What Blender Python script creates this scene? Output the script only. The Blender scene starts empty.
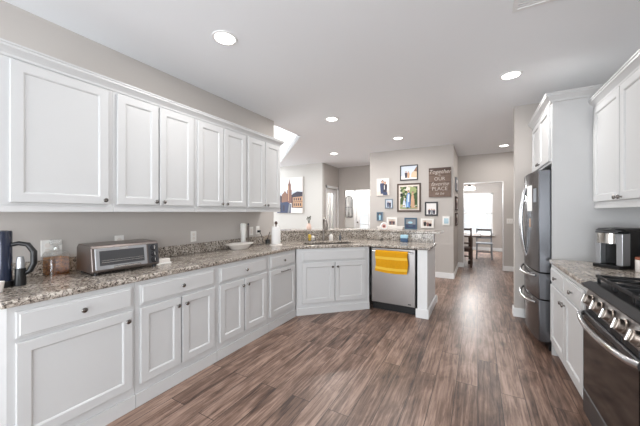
import bpy, bmesh, math, random
from mathutils import Matrix, Vector
C = bpy.context.scene.collection
R = math.radians
rng = random.Random(7)

# ------------------------------------------------------------------ camera, world, big lights, exposure
cam_d = bpy.data.cameras.new('camera'); cam = bpy.data.objects.new('camera', cam_d); C.objects.link(cam)
cam_d.sensor_width = 36.0; cam_d.lens = 280 / 640 * 36.0; cam_d.shift_y = -1 / 640
cam_d.clip_start = 0.02; cam_d.clip_end = 200
cam.location = (0, 0, 1.36); cam.rotation_euler = (R(90), 0, R(29.4))
bpy.context.scene.camera = cam
S = bpy.context.scene
S.view_settings.view_transform = 'Standard'; S.view_settings.look = 'None'
S.view_settings.gamma = 1; S.view_settings.use_curve_mapping = False
S.view_settings.exposure = 0.28
w = bpy.data.worlds.new('World'); S.world = w; w.use_nodes = True
bg = w.node_tree.nodes['Background']
bg.inputs[0].default_value = (0.93, 0.97, 1.0, 1); bg.inputs[1].default_value = 0.95

def area(name, loc, rot, sx, sy, power, col=(1, 1, 1)):
    d = bpy.data.lights.new(name, 'AREA'); d.shape = 'RECTANGLE'; d.size = sx; d.size_y = sy
    d.energy = power; d.color = col
    o = bpy.data.objects.new(name, d); C.objects.link(o); o.location = loc; o.rotation_euler = rot
    return o
# area lamps at the openings; back and side openings are invented
area('added_fill_back', (-0.75, -3.2, 1.05), (R(120), 0, 0), 3.3, 2.0, 152, (0.89, 0.95, 1))  # added fill behind the camera, tilted up to brighten the ceiling
area('added_fill_side', (1.42, -1.35, 1.5), (R(90), 0, R(90)), 2.2, 1.4, 60, (0.90, 0.955, 1))  # added fill from the right, brightens the left cabinets and wall
area('daylight_family', (-8.3, 4.2, 1.6), (R(105), 0, R(-90)), 4.6, 2.6, 150, (0.91, 0.96, 1))
area('daylight_clerestory', (-8.3, 4.3, 4.1), (R(82), 0, R(-90)), 4.5, 1.4, 150, (0.95, 0.98, 1))
area('daylight_dining', (-0.03, 12.5, 2.9), (R(52), 0, R(180)), 2.2, 1.2, 750, (0.97, 0.98, 1))
area('daylight_entry', (-3.27, 10.1, 2.7), (R(55), 0, R(180)), 1.4, 1.0, 130, (1, 1, 1))

# ------------------------------------------------------------------ materials
def lin(c):
    return tuple((v / 12.92 if v <= .04045 else ((v + .055) / 1.055) ** 2.4) for v in (x / 255 for x in c)) + (1,)
def mat(name, rgb, rough=.5, metal=0, bump=0, scale=200, var=0.0, vscale=8, spec=.5, coat=0):
    m = bpy.data.materials.new(name); m.use_nodes = True
    nt = m.node_tree; b = nt.nodes['Principled BSDF']
    b.inputs['Base Color'].default_value = lin(rgb); b.inputs['Roughness'].default_value = rough
    b.inputs['Metallic'].default_value = metal; b.inputs['Specular IOR Level'].default_value = spec
    b.inputs['Coat Weight'].default_value = coat
    tc = nt.nodes.new('ShaderNodeTexCoord')
    if var:
        n = nt.nodes.new('ShaderNodeTexNoise'); n.inputs['Scale'].default_value = vscale; n.inputs['Detail'].default_value = 4
        nt.links.new(tc.outputs['Object'], n.inputs['Vector'])
        mx = nt.nodes.new('ShaderNodeMixRGB'); c = lin(rgb)
        mx.inputs[1].default_value = tuple(x * (1 - var) for x in c[:3]) + (1,)
        mx.inputs[2].default_value = tuple(min(1, x * (1 + var)) for x in c[:3]) + (1,)
        nt.links.new(n.outputs['Fac'], mx.inputs[0]); nt.links.new(mx.outputs[0], b.inputs['Base Color'])
    if bump:
        n = nt.nodes.new('ShaderNodeTexNoise'); n.inputs['Scale'].default_value = scale
        nt.links.new(tc.outputs['Object'], n.inputs['Vector'])
        bp = nt.nodes.new('ShaderNodeBump'); bp.inputs['Strength'].default_value = bump; bp.inputs['Distance'].default_value = .002
        nt.links.new(n.outputs['Fac'], bp.inputs['Height']); nt.links.new(bp.outputs[0], b.inputs['Normal'])
    return m
def emis(name, rgb, st):
    m = bpy.data.materials.new(name); m.use_nodes = True; b = m.node_tree.nodes['Principled BSDF']
    b.inputs['Base Color'].default_value = lin(rgb); b.inputs['Emission Color'].default_value = lin(rgb)
    b.inputs['Emission Strength'].default_value = st
    return m
def glassm(name, tint=(1, 1, 1), gl=.1):
    m = bpy.data.materials.new(name); m.use_nodes = True; nt = m.node_tree; nt.nodes.clear()
    o = nt.nodes.new('ShaderNodeOutputMaterial'); mx = nt.nodes.new('ShaderNodeMixShader'); mx.inputs[0].default_value = gl
    t = nt.nodes.new('ShaderNodeBsdfTransparent'); t.inputs[0].default_value = tint + (1,)
    g = nt.nodes.new('ShaderNodeBsdfGlossy'); g.inputs['Roughness'].default_value = .02
    nt.links.new(t.outputs[0], mx.inputs[1]); nt.links.new(g.outputs[0], mx.inputs[2]); nt.links.new(mx.outputs[0], o.inputs[0])
    return m

def wood_floor():
    m = bpy.data.materials.new('plank_floor'); m.use_nodes = True; nt = m.node_tree; N = nt.nodes; L = nt.links
    b = N['Principled BSDF']; tc = N.new('ShaderNodeTexCoord')
    mp = N.new('ShaderNodeMapping'); mp.inputs['Rotation'].default_value = (0, 0, R(90)); L.new(tc.outputs['Object'], mp.inputs['Vector'])
    br = N.new('ShaderNodeTexBrick'); br.offset = .37; br.offset_frequency = 2
    br.inputs['Scale'].default_value = 1; br.inputs['Brick Width'].default_value = 1.25; br.inputs['Row Height'].default_value = .15
    br.inputs['Mortar Size'].default_value = .0022; br.inputs['Mortar Smooth'].default_value = .3; br.inputs['Bias'].default_value = 0
    br.inputs['Color1'].default_value = (0, 0, 0, 1); br.inputs['Color2'].default_value = (1, 1, 1, 1); br.inputs['Mortar'].default_value = (.5, .5, .5, 1)
    L.new(mp.outputs[0], br.inputs['Vector'])
    # grain: noise stretched along the planks, shifted per plank
    sep = N.new('ShaderNodeSeparateXYZ'); L.new(tc.outputs['Object'], sep.inputs[0])
    sx = N.new('ShaderNodeMath'); sx.operation = 'MULTIPLY'; sx.inputs[1].default_value = 46; L.new(sep.outputs[0], sx.inputs[0])
    sy = N.new('ShaderNodeMath'); sy.operation = 'MULTIPLY'; sy.inputs[1].default_value = 2.6; L.new(sep.outputs[1], sy.inputs[0])
    sz = N.new('ShaderNodeMath'); sz.operation = 'MULTIPLY'; sz.inputs[1].default_value = 30; L.new(br.outputs['Color'], sz.inputs[0])
    cb = N.new('ShaderNodeCombineXYZ'); L.new(sx.outputs[0], cb.inputs[0]); L.new(sy.outputs[0], cb.inputs[1]); L.new(sz.outputs[0], cb.inputs[2])
    n1 = N.new('ShaderNodeTexNoise'); n1.inputs['Scale'].default_value = 1; n1.inputs['Detail'].default_value = 8; n1.inputs['Roughness'].default_value = .65
    n1.inputs['Distortion'].default_value = .7; L.new(cb.outputs[0], n1.inputs['Vector'])
    n2 = N.new('ShaderNodeTexNoise'); n2.inputs['Scale'].default_value = 1; n2.inputs['Detail'].default_value = 6; n2.inputs['Roughness'].default_value = .6; n2.inputs['Distortion'].default_value = .8
    m2_ = N.new('ShaderNodeVectorMath'); m2_.operation = 'MULTIPLY'; m2_.inputs[1].default_value = (.19, 1.1, .5); L.new(cb.outputs[0], m2_.inputs[0]); L.new(m2_.outputs[0], n2.inputs['Vector'])
    cr = N.new('ShaderNodeValToRGB'); e = cr.color_ramp.elements
    e[0].position = .3; e[0].color = lin((62, 45, 37)); e[1].position = .74; e[1].color = lin((168, 141, 126))
    k = cr.color_ramp.elements.new(.5); k.color = lin((116, 91, 78))
    a = N.new('ShaderNodeMath'); a.operation = 'MULTIPLY_ADD'; a.inputs[1].default_value = .16; L.new(br.outputs['Color'], a.inputs[0]); L.new(n1.outputs['Fac'], a.inputs[2])
    a2 = N.new('ShaderNodeMath'); a2.operation = 'MULTIPLY_ADD'; a2.inputs[1].default_value = .62; L.new(n2.outputs['Fac'], a2.inputs[0]); L.new(a.outputs[0], a2.inputs[2])
    s = N.new('ShaderNodeMath'); s.operation = 'SUBTRACT'; s.inputs[1].default_value = .365; L.new(a2.outputs[0], s.inputs[0])
    L.new(s.outputs[0], cr.inputs[0])
    # knots
    vo = N.new('ShaderNodeTexVoronoi'); vo.inputs['Scale'].default_value = 1.0
    vs = N.new('ShaderNodeMapping'); vs.inputs['Scale'].default_value = (3.4, 1.7, 1); L.new(tc.outputs['Object'], vs.inputs['Vector']); L.new(vs.outputs[0], vo.inputs['Vector'])
    kr = N.new('ShaderNodeMapRange'); kr.inputs[1].default_value = .03; kr.inputs[2].default_value = .17; kr.inputs[3].default_value = .38; kr.inputs[4].default_value = 1
    L.new(vo.outputs['Distance'], kr.inputs[0])
    mk = N.new('ShaderNodeMixRGB'); mk.blend_type = 'MULTIPLY'; mk.inputs[0].default_value = 1
    L.new(cr.outputs[0], mk.inputs[1]); L.new(kr.outputs[0], mk.inputs[2])
    mm = N.new('ShaderNodeMixRGB'); mm.inputs[2].default_value = lin((40, 30, 26)); L.new(br.outputs['Fac'], mm.inputs[0]); L.new(mk.outputs[0], mm.inputs[1])
    L.new(mm.outputs[0], b.inputs['Base Color'])
    b.inputs['Roughness'].default_value = .36
    bp = N.new('ShaderNodeBump'); bp.inputs['Strength'].default_value = .12; bp.inputs['Distance'].default_value = .002
    L.new(n1.outputs['Fac'], bp.inputs['Height']); L.new(bp.outputs[0], b.inputs['Normal'])
    return m

def granite():
    m = bpy.data.materials.new('granite'); m.use_nodes = True; nt = m.node_tree; N = nt.nodes; L = nt.links
    b = N['Principled BSDF']; tc = N.new('ShaderNodeTexCoord')
    n1 = N.new('ShaderNodeTexNoise'); n1.inputs['Scale'].default_value = 62; n1.inputs['Detail'].default_value = 6; n1.inputs['Roughness'].default_value = .7; n1.inputs['Distortion'].default_value = .6
    n2 = N.new('ShaderNodeTexNoise'); n2.inputs['Scale'].default_value = 9; n2.inputs['Detail'].default_value = 5
    n3 = N.new('ShaderNodeTexVoronoi'); n3.inputs['Scale'].default_value = 75
    for n in (n1, n2, n3): L.new(tc.outputs['Object'], n.inputs['Vector'])
    cr = N.new('ShaderNodeValToRGB'); e = cr.color_ramp.elements
    e[0].position = .36; e[0].color = lin((50, 47, 46)); e[1].position = .64; e[1].color = lin((232, 228, 222))
    for p, c in ((.41, (92, 86, 82)), (.47, (156, 147, 138)), (.55, (203, 196, 187))):
        k = cr.color_ramp.elements.new(p); k.color = lin(c)
    L.new(n1.outputs['Fac'], cr.inputs[0])
    c2 = N.new('ShaderNodeValToRGB'); e = c2.color_ramp.elements
    e[0].position = .38; e[0].color = lin((172, 160, 148)); e[1].position = .64; e[1].color = lin((250, 246, 242))
    L.new(n2.outputs['Fac'], c2.inputs[0])
    mx = N.new('ShaderNodeMixRGB'); mx.blend_type = 'MULTIPLY'; mx.inputs[0].default_value = .6
    L.new(cr.outputs[0], mx.inputs[1]); L.new(c2.outputs[0], mx.inputs[2])
    sp = N.new('ShaderNodeMapRange'); sp.inputs[1].default_value = .1; sp.inputs[2].default_value = .25; sp.inputs[3].default_value = .5; sp.inputs[4].default_value = 1
    L.new(n3.outputs['Distance'], sp.inputs[0])
    m2 = N.new('ShaderNodeMixRGB'); m2.blend_type = 'MULTIPLY'; m2.inputs[0].default_value = .7
    L.new(mx.outputs[0], m2.inputs[1]); L.new(sp.outputs[0], m2.inputs[2]); L.new(m2.outputs[0], b.inputs['Base Color'])
    b.inputs['Roughness'].default_value = .16
    return m

def steel(name, rgb, rough=.3, axis=2):
    m = bpy.data.materials.new(name); m.use_nodes = True; nt = m.node_tree; N = nt.nodes; L = nt.links
    b = N['Principled BSDF']; b.inputs['Base Color'].default_value = lin(rgb); b.inputs['Metallic'].default_value = 1
    tc = N.new('ShaderNodeTexCoord'); mp = N.new('ShaderNodeMapping'); sc = [110, 110, 110]; sc[axis] = 1
    mp.inputs['Scale'].default_value = sc; L.new(tc.outputs['Object'], mp.inputs[0])
    n = N.new('ShaderNodeTexNoise'); n.inputs['Scale'].default_value = 1; L.new(mp.outputs[0], n.inputs['Vector'])
    r = N.new('ShaderNodeMapRange'); r.inputs[3].default_value = rough - .03; r.inputs[4].default_value = rough + .04
    L.new(n.outputs['Fac'], r.inputs[0]); L.new(r.outputs[0], b.inputs['Roughness'])
    return m

M = dict(
    cab=mat('cabinet_white', (203, 203, 203), .35, bump=.02, scale=60),
    wall=mat('wall_greige', (190, 184, 179), .85, bump=.12, scale=260),
    fwall=mat('wall_daylit', (212, 210, 206), .85, bump=.1, scale=260),  # paler than the greige walls: daylight put into the colour
    white=mat('white_paint', (238, 238, 238), .45, bump=.02, scale=80),
    dry=mat('white_drywall', (244, 244, 244), .9, bump=.05, scale=260),
    ceil=mat('ceiling_white', (241, 243, 246), .95, bump=.15, scale=180),
    floor=wood_floor(), granite=granite(),
    steel=steel('brushed_steel', (158, 154, 152), .34, 2), steelh=steel('steel_handle', (205, 205, 206), .18, 1),
    steeld=steel('steel_dark', (104, 105, 108), .4, 2), bnickel=mat('brushed_nickel', (128, 121, 115), .34, 1, bump=.02), nickel=mat('nickel', (150, 147, 144), .25, 1, bump=.02),
    chrome=mat('chrome', (215, 213, 210), .12, 1, bump=.01), warmk=mat('warm_chrome', (160, 149, 140), .36, 1, bump=.01),
    black=mat('black_plastic', (18, 18, 20), .35, bump=.03), blackg=mat('black_glass', (10, 9, 10), .08, bump=.004, spec=.3), enamel=mat('black_enamel', (12, 12, 13), .38, bump=.01, spec=.3),
    iron=mat('cast_iron', (24, 24, 26), .55, bump=.2), rub=mat('dark_gasket', (14, 14, 15), .7, bump=.05),
    navy=mat('navy_plastic', (30, 38, 58), .22, bump=.01, coat=.4), dsilver=mat('warm_grey_metal', (128, 119, 115), .32, .8, bump=.02),
    silver=mat('silver_plastic', (176, 177, 180), .3, .6, bump=.02), wplast=mat('white_plastic', (236, 234, 230), .4, bump=.01),
    paper=mat('white_paper', (240, 238, 236), .9, bump=.2, scale=90), ceram=mat('white_ceramic', (232, 226, 220), .25, bump=.01),
    pinkc=mat('pink_ceramic', (226, 196, 182), .4, bump=.02), amber=glassm('amber_liquid', (.93, .62, .22), .10),
    yellow=mat('mustard_cloth', (222, 158, 12), .95, bump=.9, scale=420, var=.14, vscale=60), ystripe=mat('pale_mustard_stripe', (240, 196, 70), .95, bump=.6, scale=420),
    blue=mat('deep_blue', (22, 66, 104), .4, bump=.02), gold=mat('gold_sponge', (206, 170, 66), .9, bump=.6),
    dwood=mat('dark_wood', (74, 54, 44), .5, bump=.2, scale=60, var=.3, vscale=20), fwood=mat('frame_wood', (72, 56, 46), .45, bump=.1),
    rwood=mat('red_brown_wood', (140, 72, 44), .5, bump=.1), bframe=mat('black_frame', (36, 35, 38), .4, bump=.02),
    gframe=mat('blue_grey_frame', (120, 134, 146), .5, bump=.05), lframe=mat('white_frame', (240, 238, 234), .45, bump=.02),
    signw=mat('weathered_sign_wood', (116, 98, 88), .8, bump=.3, scale=50, var=.3, vscale=14), letter=mat('sign_lettering', (196, 186, 178), .8, bump=.05),
    leaf=mat('dull_green_twig', (74, 76, 62), .8, bump=.2), glass=glassm('clear_glass', (.96, .97, .97), .2), pane=glassm('window_glass', (1, 1, 1), .06),
    mirror=mat('mirror_glass', (235, 236, 238), .03, 1, bump=.001), lamp=emis('lamp_glow', (255, 250, 242), 9), shade=emis('shade_glow', (255, 246, 232), 3),
    ledr=mat('pink_rubber', (236, 170, 160), .5, bump=.02), screen=mat('grey_blue_screen', (150, 178, 190), .2, bump=.01),
    blind=mat('blind_white', (240, 240, 240), .6, bump=.02),
)
for nm, c in dict(p_white=(236, 232, 230), p_cream=(226, 214, 204), p_black=(30, 28, 34), p_dark=(62, 58, 72), p_brown=(142, 108, 92), p_tan=(196, 158, 128),
                  p_sky=(206, 214, 226), p_blue=(112, 146, 200), p_lblue=(168, 206, 222), p_green=(70, 92, 54), p_lgreen=(150, 160, 110), p_skin=(218, 172, 146),
                  p_grey=(140, 144, 150), p_teal=(74, 100, 120), p_sand=(212, 190, 160), p_navy=(66, 76, 104), p_rust=(132, 96, 90)).items():
    M[nm] = mat('print_' + nm[2:], c, .6, bump=.02)

# ------------------------------------------------------------------ mesh helpers
class MB:
    def __init__(s): s.v = []; s.f = []; s.m = []; s.xf = Matrix.Identity(4); s.mi = 0
    def add(s, vs, fs):
        n = len(s.v); s.v += [tuple(s.xf @ Vector(p)) for p in vs]; s.f += [tuple(n + i for i in f) for f in fs]; s.m += [s.mi] * len(fs); return s
    def box(s, x0, x1, y0, y1, z0, z1):
        x0, x1 = sorted((x0, x1)); y0, y1 = sorted((y0, y1)); z0, z1 = sorted((z0, z1))
        return s.add([(x, y, z) for z in (z0, z1) for y in (y0, y1) for x in (x0, x1)],
                     [(0, 2, 3, 1), (4, 5, 7, 6), (0, 1, 5, 4), (2, 6, 7, 3), (0, 4, 6, 2), (1, 3, 7, 5)])
    def loft(s, loops, cap0=True, cap1=True, closed=False):
        n = len(loops[0]); vs = [p for l in loops for p in l]; fs = []
        k = len(loops); rngk = range(k if closed else k - 1)
        for i in rngk:
            a, b = i * n, ((i + 1) % k) * n
            for j in range(n): fs.append((a + j, a + (j + 1) % n, b + (j + 1) % n, b + j))
        if cap0 and not closed: fs.append(tuple(range(n))[::-1])
        if cap1 and not closed: fs.append(tuple(range((k - 1) * n, k * n)))
        return s.add(vs, fs)
    def lathe(s, prof, c=(0, 0, 0), seg=24, axis='z', cap=True):
        loops = []
        for r, h in prof:
            l = []
            for i in range(seg):
                a = 2 * math.pi * i / seg; p = (r * math.cos(a), r * math.sin(a), h)
                if axis == 'x': p = (p[2], p[0], p[1])
                elif axis == 'y': p = (p[1], p[2], p[0])
                elif axis == '-y': p = (p[0], -p[2], p[1])
                l.append((p[0] + c[0], p[1] + c[1], p[2] + c[2]))
            loops.append(l)
        return s.loft(loops, cap, cap)
    def tube(s, pts, r, seg=8, closed=False, ry=None):
        P = [Vector(p) for p in pts]; n = len(P); loops = []; up = None
        for i in range(n):
            a = P[i - 1] if (i > 0 or closed) else P[i]; b = P[(i + 1) % n] if (i < n - 1 or closed) else P[i]
            t = (b - a).normalized()
            if up is None: up = Vector((0, 0, 1)) if abs(t.z) < .9 else Vector((1, 0, 0))
            side = t.cross(up)
            if side.length < 1e-4: side = t.cross(Vector((0, 1, 0)))
            side.normalize(); up = side.cross(t).normalized()
            rr = r[i] if isinstance(r, (list, tuple)) else r; r2 = ry or rr
            loops.append([tuple(P[i] + side * rr * math.cos(2 * math.pi * k / seg) + up * r2 * math.sin(2 * math.pi * k / seg)) for k in range(seg)])
        return s.loft(loops, closed=closed)
    def prism(s, poly, z0, z1, holes=()):
        if not holes:
            n = len(poly)
            return s.add([(x, y, z0) for x, y in poly] + [(x, y, z1) for x, y in poly],
                         [tuple(range(n))[::-1], tuple(range(n, 2 * n))] + [(i, (i + 1) % n, n + (i + 1) % n, n + i) for i in range(n)])
        bm = bmesh.new(); ed = []; loops = [poly] + list(holes)
        for l in loops:
            vs = [bm.verts.new((x, y, 0)) for x, y in l]
            ed += [bm.edges.new((vs[i], vs[(i + 1) % len(vs)])) for i in range(len(vs))]
        bmesh.ops.triangle_fill(bm, use_beauty=True, edges=ed)
        bm.verts.index_update(); bmesh.ops.recalc_face_normals(bm, faces=bm.faces)
        flat = [(v.co.x, v.co.y) for v in bm.verts]; tris = [tuple(v.index for v in (f.verts if f.normal.z > 0 else reversed(f.verts))) for f in bm.faces]; bm.free()
        n = len(flat); fs = [tuple(n + i for i in t) for t in tris] + [t[::-1] for t in tris]; k = 0
        for l in loops:
            m = len(l)
            for i in range(m): fs.append((k + i, k + (i + 1) % m, n + k + (i + 1) % m, n + k + i))
            k += m
        return s.add([(x, y, z0) for x, y in flat] + [(x, y, z1) for x, y in flat], fs)
    def ring_panel(s, x0, x1, z0, z1, steps):
        """steps: (inset, y) rings from the back edge round to the face, then a cap"""
        return s.loft([[(x0 + i, y, z0 + i), (x1 - i, y, z0 + i), (x1 - i, y, z1 - i), (x0 + i, y, z1 - i)] for i, y in steps])
    def build(s, name, m, parent=None, smooth=False, bevel=0, loc=None, ang=38):
        me = bpy.data.meshes.new(name); me.from_pydata(s.v, [], s.f)
        ms = m if isinstance(m, (list, tuple)) else [m]
        for x in ms: me.materials.append(M[x] if isinstance(x, str) else x)
        for p, i in zip(me.polygons, s.m): p.material_index = i
        bm = bmesh.new(); bm.from_mesh(me); bmesh.ops.recalc_face_normals(bm, faces=bm.faces); bm.to_mesh(me); bm.free()
        if smooth:
            for p in me.polygons: p.use_smooth = True
            me.set_sharp_from_angle(angle=R(ang))
        o = bpy.data.objects.new(name, me); C.objects.link(o)
        if parent: o.parent = parent
        if loc: o.location = loc
        if bevel:
            b = o.modifiers.new('bevel', 'BEVEL'); b.width = bevel; b.segments = 4 if bevel > .01 else 2; b.limit_method = 'ANGLE'; b.angle_limit = R(40)
        return o
def B(): return MB()
def tag(o, label, cat, group=None):
    o['label'] = label; o['category'] = cat
    if group: o['group'] = group
    return o
def thing(name, loc, label, cat, rz=0, group=None):
    o = bpy.data.objects.new(name, None); o.empty_display_size = .1; C.objects.link(o)
    o.location = loc; o.rotation_euler = (0, 0, rz)
    return tag(o, label, cat, group)
def struct(o): o['kind'] = 'structure'; return o
def text_mesh(body, size, M4, shear=0, bold=0, align='CENTER', ext=.0008):
    cu = bpy.data.curves.new('t', 'FONT'); cu.body = body; cu.size = size; cu.align_x = align; cu.align_y = 'CENTER'; cu.shear = shear; cu.extrude = ext; cu.offset = bold
    cu.resolution_u = 3
    o = bpy.data.objects.new('t', cu); C.objects.link(o); bpy.context.view_layer.update()
    me = bpy.data.meshes.new_from_object(o.evaluated_get(bpy.context.evaluated_depsgraph_get()))
    me.transform(M4); bpy.data.objects.remove(o); bpy.data.curves.remove(cu)
    return [tuple(v.co) for v in me.vertices], [tuple(p.vertices) for p in me.polygons]

# ------------------------------------------------------------------ structure
H = 2.74
struct(B().box(-8.2, 3.3, -3.2, 11.7, -.1, 0).build('floor', 'floor'))
struct(B().prism([(-2.82, -3.15), (3.2, -3.15), (3.2, 11.62), (-8.1, 11.62), (-8.1, 9.55), (-2.82, 4.28)], H, H + .12).build('ceiling', 'ceil'))
# high ceiling shaft over the family room
struct(B().prism([(-2.82, 4.28), (-8.1, 9.55), (-8.1, 9.75), (-2.68, 4.34)], H + .0005, 5.2).build('wall_family_high', 'dry'))
struct(B().box(-2.82, -2.7, .9, 4.30, H + .121, 5.2).build('wall_family_upper', 'dry'))
struct(B().box(-8.2, -2.7, .9, 9.8, 5.2, 5.3).build('ceiling_family', 'dry'))
struct(B().box(-2.82, -2.70, -3.1, 3.36, 0, H).build('wall_left', 'wall'))
b = B(); b.box(1.24, 1.36, -3.1, -2.4, 0, H); b.box(1.24, 1.36, -.3, 7.87, 0, H); b.box(1.24, 1.36, -2.4, -.3, 0, .85); b.box(1.24, 1.36, -2.4, -.3, 2.15, H)
struct(b.build('wall_right', 'wall'))
b = B(); b.box(1.26, 1.32, -2.4, -.3, .85, .9); b.box(1.26, 1.32, -2.4, -.3, 2.1, 2.15); b.box(1.26, 1.32, -2.4, -2.34, .9, 2.1); b.box(1.26, 1.32, -.36, -.3, .9, 2.1); b.box(1.26, 1.32, -1.38, -1.32, .9, 2.1)
struct(b.build('added_window', 'white'))  # invented window, out of view, frames the added side fill
b = B(); b.box(-2.7, -2.4, -3.12, -3.0, 0, H); b.box(.9, 1.24, -3.12, -3, 0, H); b.box(-2.4, .9, -3.12, -3, 2.45, H)
struct(b.build('wall_back', 'wall'))
b = B(); b.box(-8.1, -2.82, .88, 1.0, 0, 5.2); struct(b.build('wall_family_near', 'fwall'))
b = B(); b.box(-8.15, -8.05, 1, 9.8, 0, .4); b.box(-8.15, -8.05, 1, 9.8, 3.0, 3.3); b.box(-8.15, -8.05, 1, 9.8, 4.8, 5.2)
b.box(-8.15, -8.05, 1, 1.9, .4, 4.8); b.box(-8.15, -8.05, 6.6, 9.8, .4, 4.8); struct(b.build('wall_family_left', 'fwall'))
b = B()
for z0, z1 in ((.4, 3.0), (3.3, 4.8)):
    for k in range(5):
        y = 1.9 + k * 4.7 / 4; b.box(-8.13, -8.07, y - .03, y + .03, z0, z1)
    b.box(-8.13, -8.07, 1.9, 6.6, z0, z0 + .05); b.box(-8.13, -8.07, 1.9, 6.6, z1 - .05, z1)
struct(b.build('window_2', 'white'))
# family room far walls and entry
struct(B().box(-8.1, -3.80, 6.87, 6.99, 0, 5.2).build('wall_family_far', 'fwall'))
b = B(); b.box(-3.92, -3.80, 6.99, 7.16, 0, H); b.box(-3.92, -3.80, 7.84, 8.05, 0, H); b.box(-3.92, -3.80, 7.16, 7.84, 2.06, H); struct(b.build('wall_side', 'wall'))
b = B(); b.box(-3.80, -3.62, 7.93, 8.05, 0, H); b.box(-3.62, -2.2, 7.93, 8.05, 2.03, H); struct(b.build('wall_entry', 'wall'))
b = B(); b.box(-4.6, -3.72, 9.2, 9.32, 0, H); b.box(-2.82, -2.2, 9.2, 9.32, 0, H); b.box(-3.72, -2.82, 9.2, 9.32, 2.06, H)
b.box(-4.6, -4.48, 7.2, 9.2, 0, H); struct(b.build('wall_entry_far', 'fwall'))
# photo wall block with the hallway beside it
b = B(); b.prism([(-2.2, 6.29), (-.43, 6.29), (-.43, 7.75), (-.30, 7.75), (-.30, 7.87), (-.55, 7.87), (-.55, 6.41), (-2.08, 6.41), (-2.08, 9.32), (-2.2, 9.32)], 0, H)
struct(b.build('wall_photo', 'wall'))
b = B(); b.box(.51, 1.24, 7.75, 7.87, 0, H); b.box(-.30, .51, 7.75, 7.87, 2.07, H); struct(b.build('wall_hall_far', 'wall'))
b = B(); b.box(-3, -.50, 11.5, 11.62, 0, H); b.box(.46, 3.2, 11.5, 11.62, 0, H); b.box(-.50, .46, 11.5, 11.62, 0, .56); b.box(-.5, .46, 11.5, 11.62, 2.04, H)
struct(b.build('wall_dining_far', 'wall'))
struct(B().box(3.1, 3.2, 7.87, 11.5, 0, H).build('wall_dining_right', 'wall'))
struct(B().box(-2.08, -2.0, 7.87, 11.5, 0, H).build('wall_dining_left', 'wall'))
struct(B().box(1.36, 3.2, 7.77, 7.87, 0, H).build('wall_dining_near', 'wall'))
struct(B().box(.42, 1.24, 4.44, 4.56, 0, H).build('wall_stub', 'wall'))
# white half wall behind the sink with its return beside the dishwasher
KF = [(-2.70, 3.42), (-1.72, 4.40), (-.56, 4.40)]
struct(B().prism([(-2.72, 3.365), (-2.70, 3.425), (-1.715, 4.41), (-.56, 4.41), (-.56, 4.53), (-1.765, 4.53), (-2.82, 3.475), (-2.82, 3.365)], 0, 1.04).build('wall_half', 'white'))
struct(B().box(-.68, -.56, 3.775, 4.409, 0, .874).build('wall_return', 'white'))
# baseboards
def base(name, segs, t=.015, h=.1):
    b = B()
    for (x0, y0, x1, y1) in segs: b.box(x0, x1, y0, y1, 0, h); 
    for (x0, y0, x1, y1) in segs:
        cx, cy = (x0 + x1) / 2, (y0 + y1) / 2
        b.box(x0 if x1 - x0 > .1 else cx - (x1 - x0) * .3, x1 if x1 - x0 > .1 else cx + (x1 - x0) * .3, y0 if y1 - y0 > .1 else cy - (y1 - y0) * .3, y1 if y1 - y0 > .1 else cy + (y1 - y0) * .3, h, h + .012)
    return struct(b.build(name, 'white'))
base('baseboard_photo', [(-2.2, 6.274, -.414, 6.29), (-.43, 6.29, -.414, 7.734)])
base('baseboard_hall', [(.51, 7.734, 1.24, 7.75), (-.43, 7.734, -.30, 7.75)])
base('baseboard_dining', [(-2, 11.484, 3.1, 11.5)])
base('baseboard_stub', [(.404, 4.424, .42, 4.56), (.42, 4.424, .60, 4.44)])
base('baseboard_half', [(-.70, 3.757, -.542, 3.775), (-.56, 3.775, -.542, 4.53), (-.56, 4.53, -.53, 4.548), (-1.765, 4.53, -.56, 4.546)])
base('baseboard_family', [(-8, 6.854, -3.8, 6.87)])
# corner bead trim of the dining opening
b = B(); b.box(-.31, -.298, 7.742, 7.872, 0, 2.07); b.box(.508, .52, 7.742, 7.872, 0, 2.07); b.box(-.31, .52, 7.742, 7.872, 2.062, 2.074); struct(b.build('trim_1', 'white'))
# dining window
win = struct(B().box(-.55, .51, 11.40, 11.5, .535, .56).build('window_1', 'white'))
b = B(); b.box(-.50, -.45, 11.5, 11.58, .56, 2.04); b.box(.41, .46, 11.5, 11.58, .56, 2.04); b.box(-.5, .46, 11.5, 11.58, .56, .61); b.box(-.5, .46, 11.5, 11.58, 1.99, 2.04); b.box(-.5, .46, 11.5, 11.58, 1.29, 1.34)
for x in (-.165, .12): b.box(x - .009, x + .009, 11.53, 11.55, .61, 1.99)
for z in (.95, 1.66): b.box(-.45, .41, 11.53, 11.55, z - .009, z + .009)
b.build('window_frame', 'white', win)
B().box(-.45, .41, 11.555, 11.56, .61, 1.99).build('window_pane', 'pane', win)
b = B()
for k in range(16):
    z = 2.0 - k * .034; b.add([(-.44, 11.49, z), (.40, 11.49, z), (.40, 11.515, z - .014), (-.44, 11.515, z - .014), (-.44, 11.49, z - .002), (.40, 11.49, z - .002), (.40, 11.515, z - .016), (-.44, 11.515, z - .016)],
                              [(0, 1, 2, 3), (7, 6, 5, 4), (0, 4, 5, 1), (1, 5, 6, 2), (2, 6, 7, 3), (3, 7, 4, 0)])
b.build('window_blind', 'blind', win)
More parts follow.
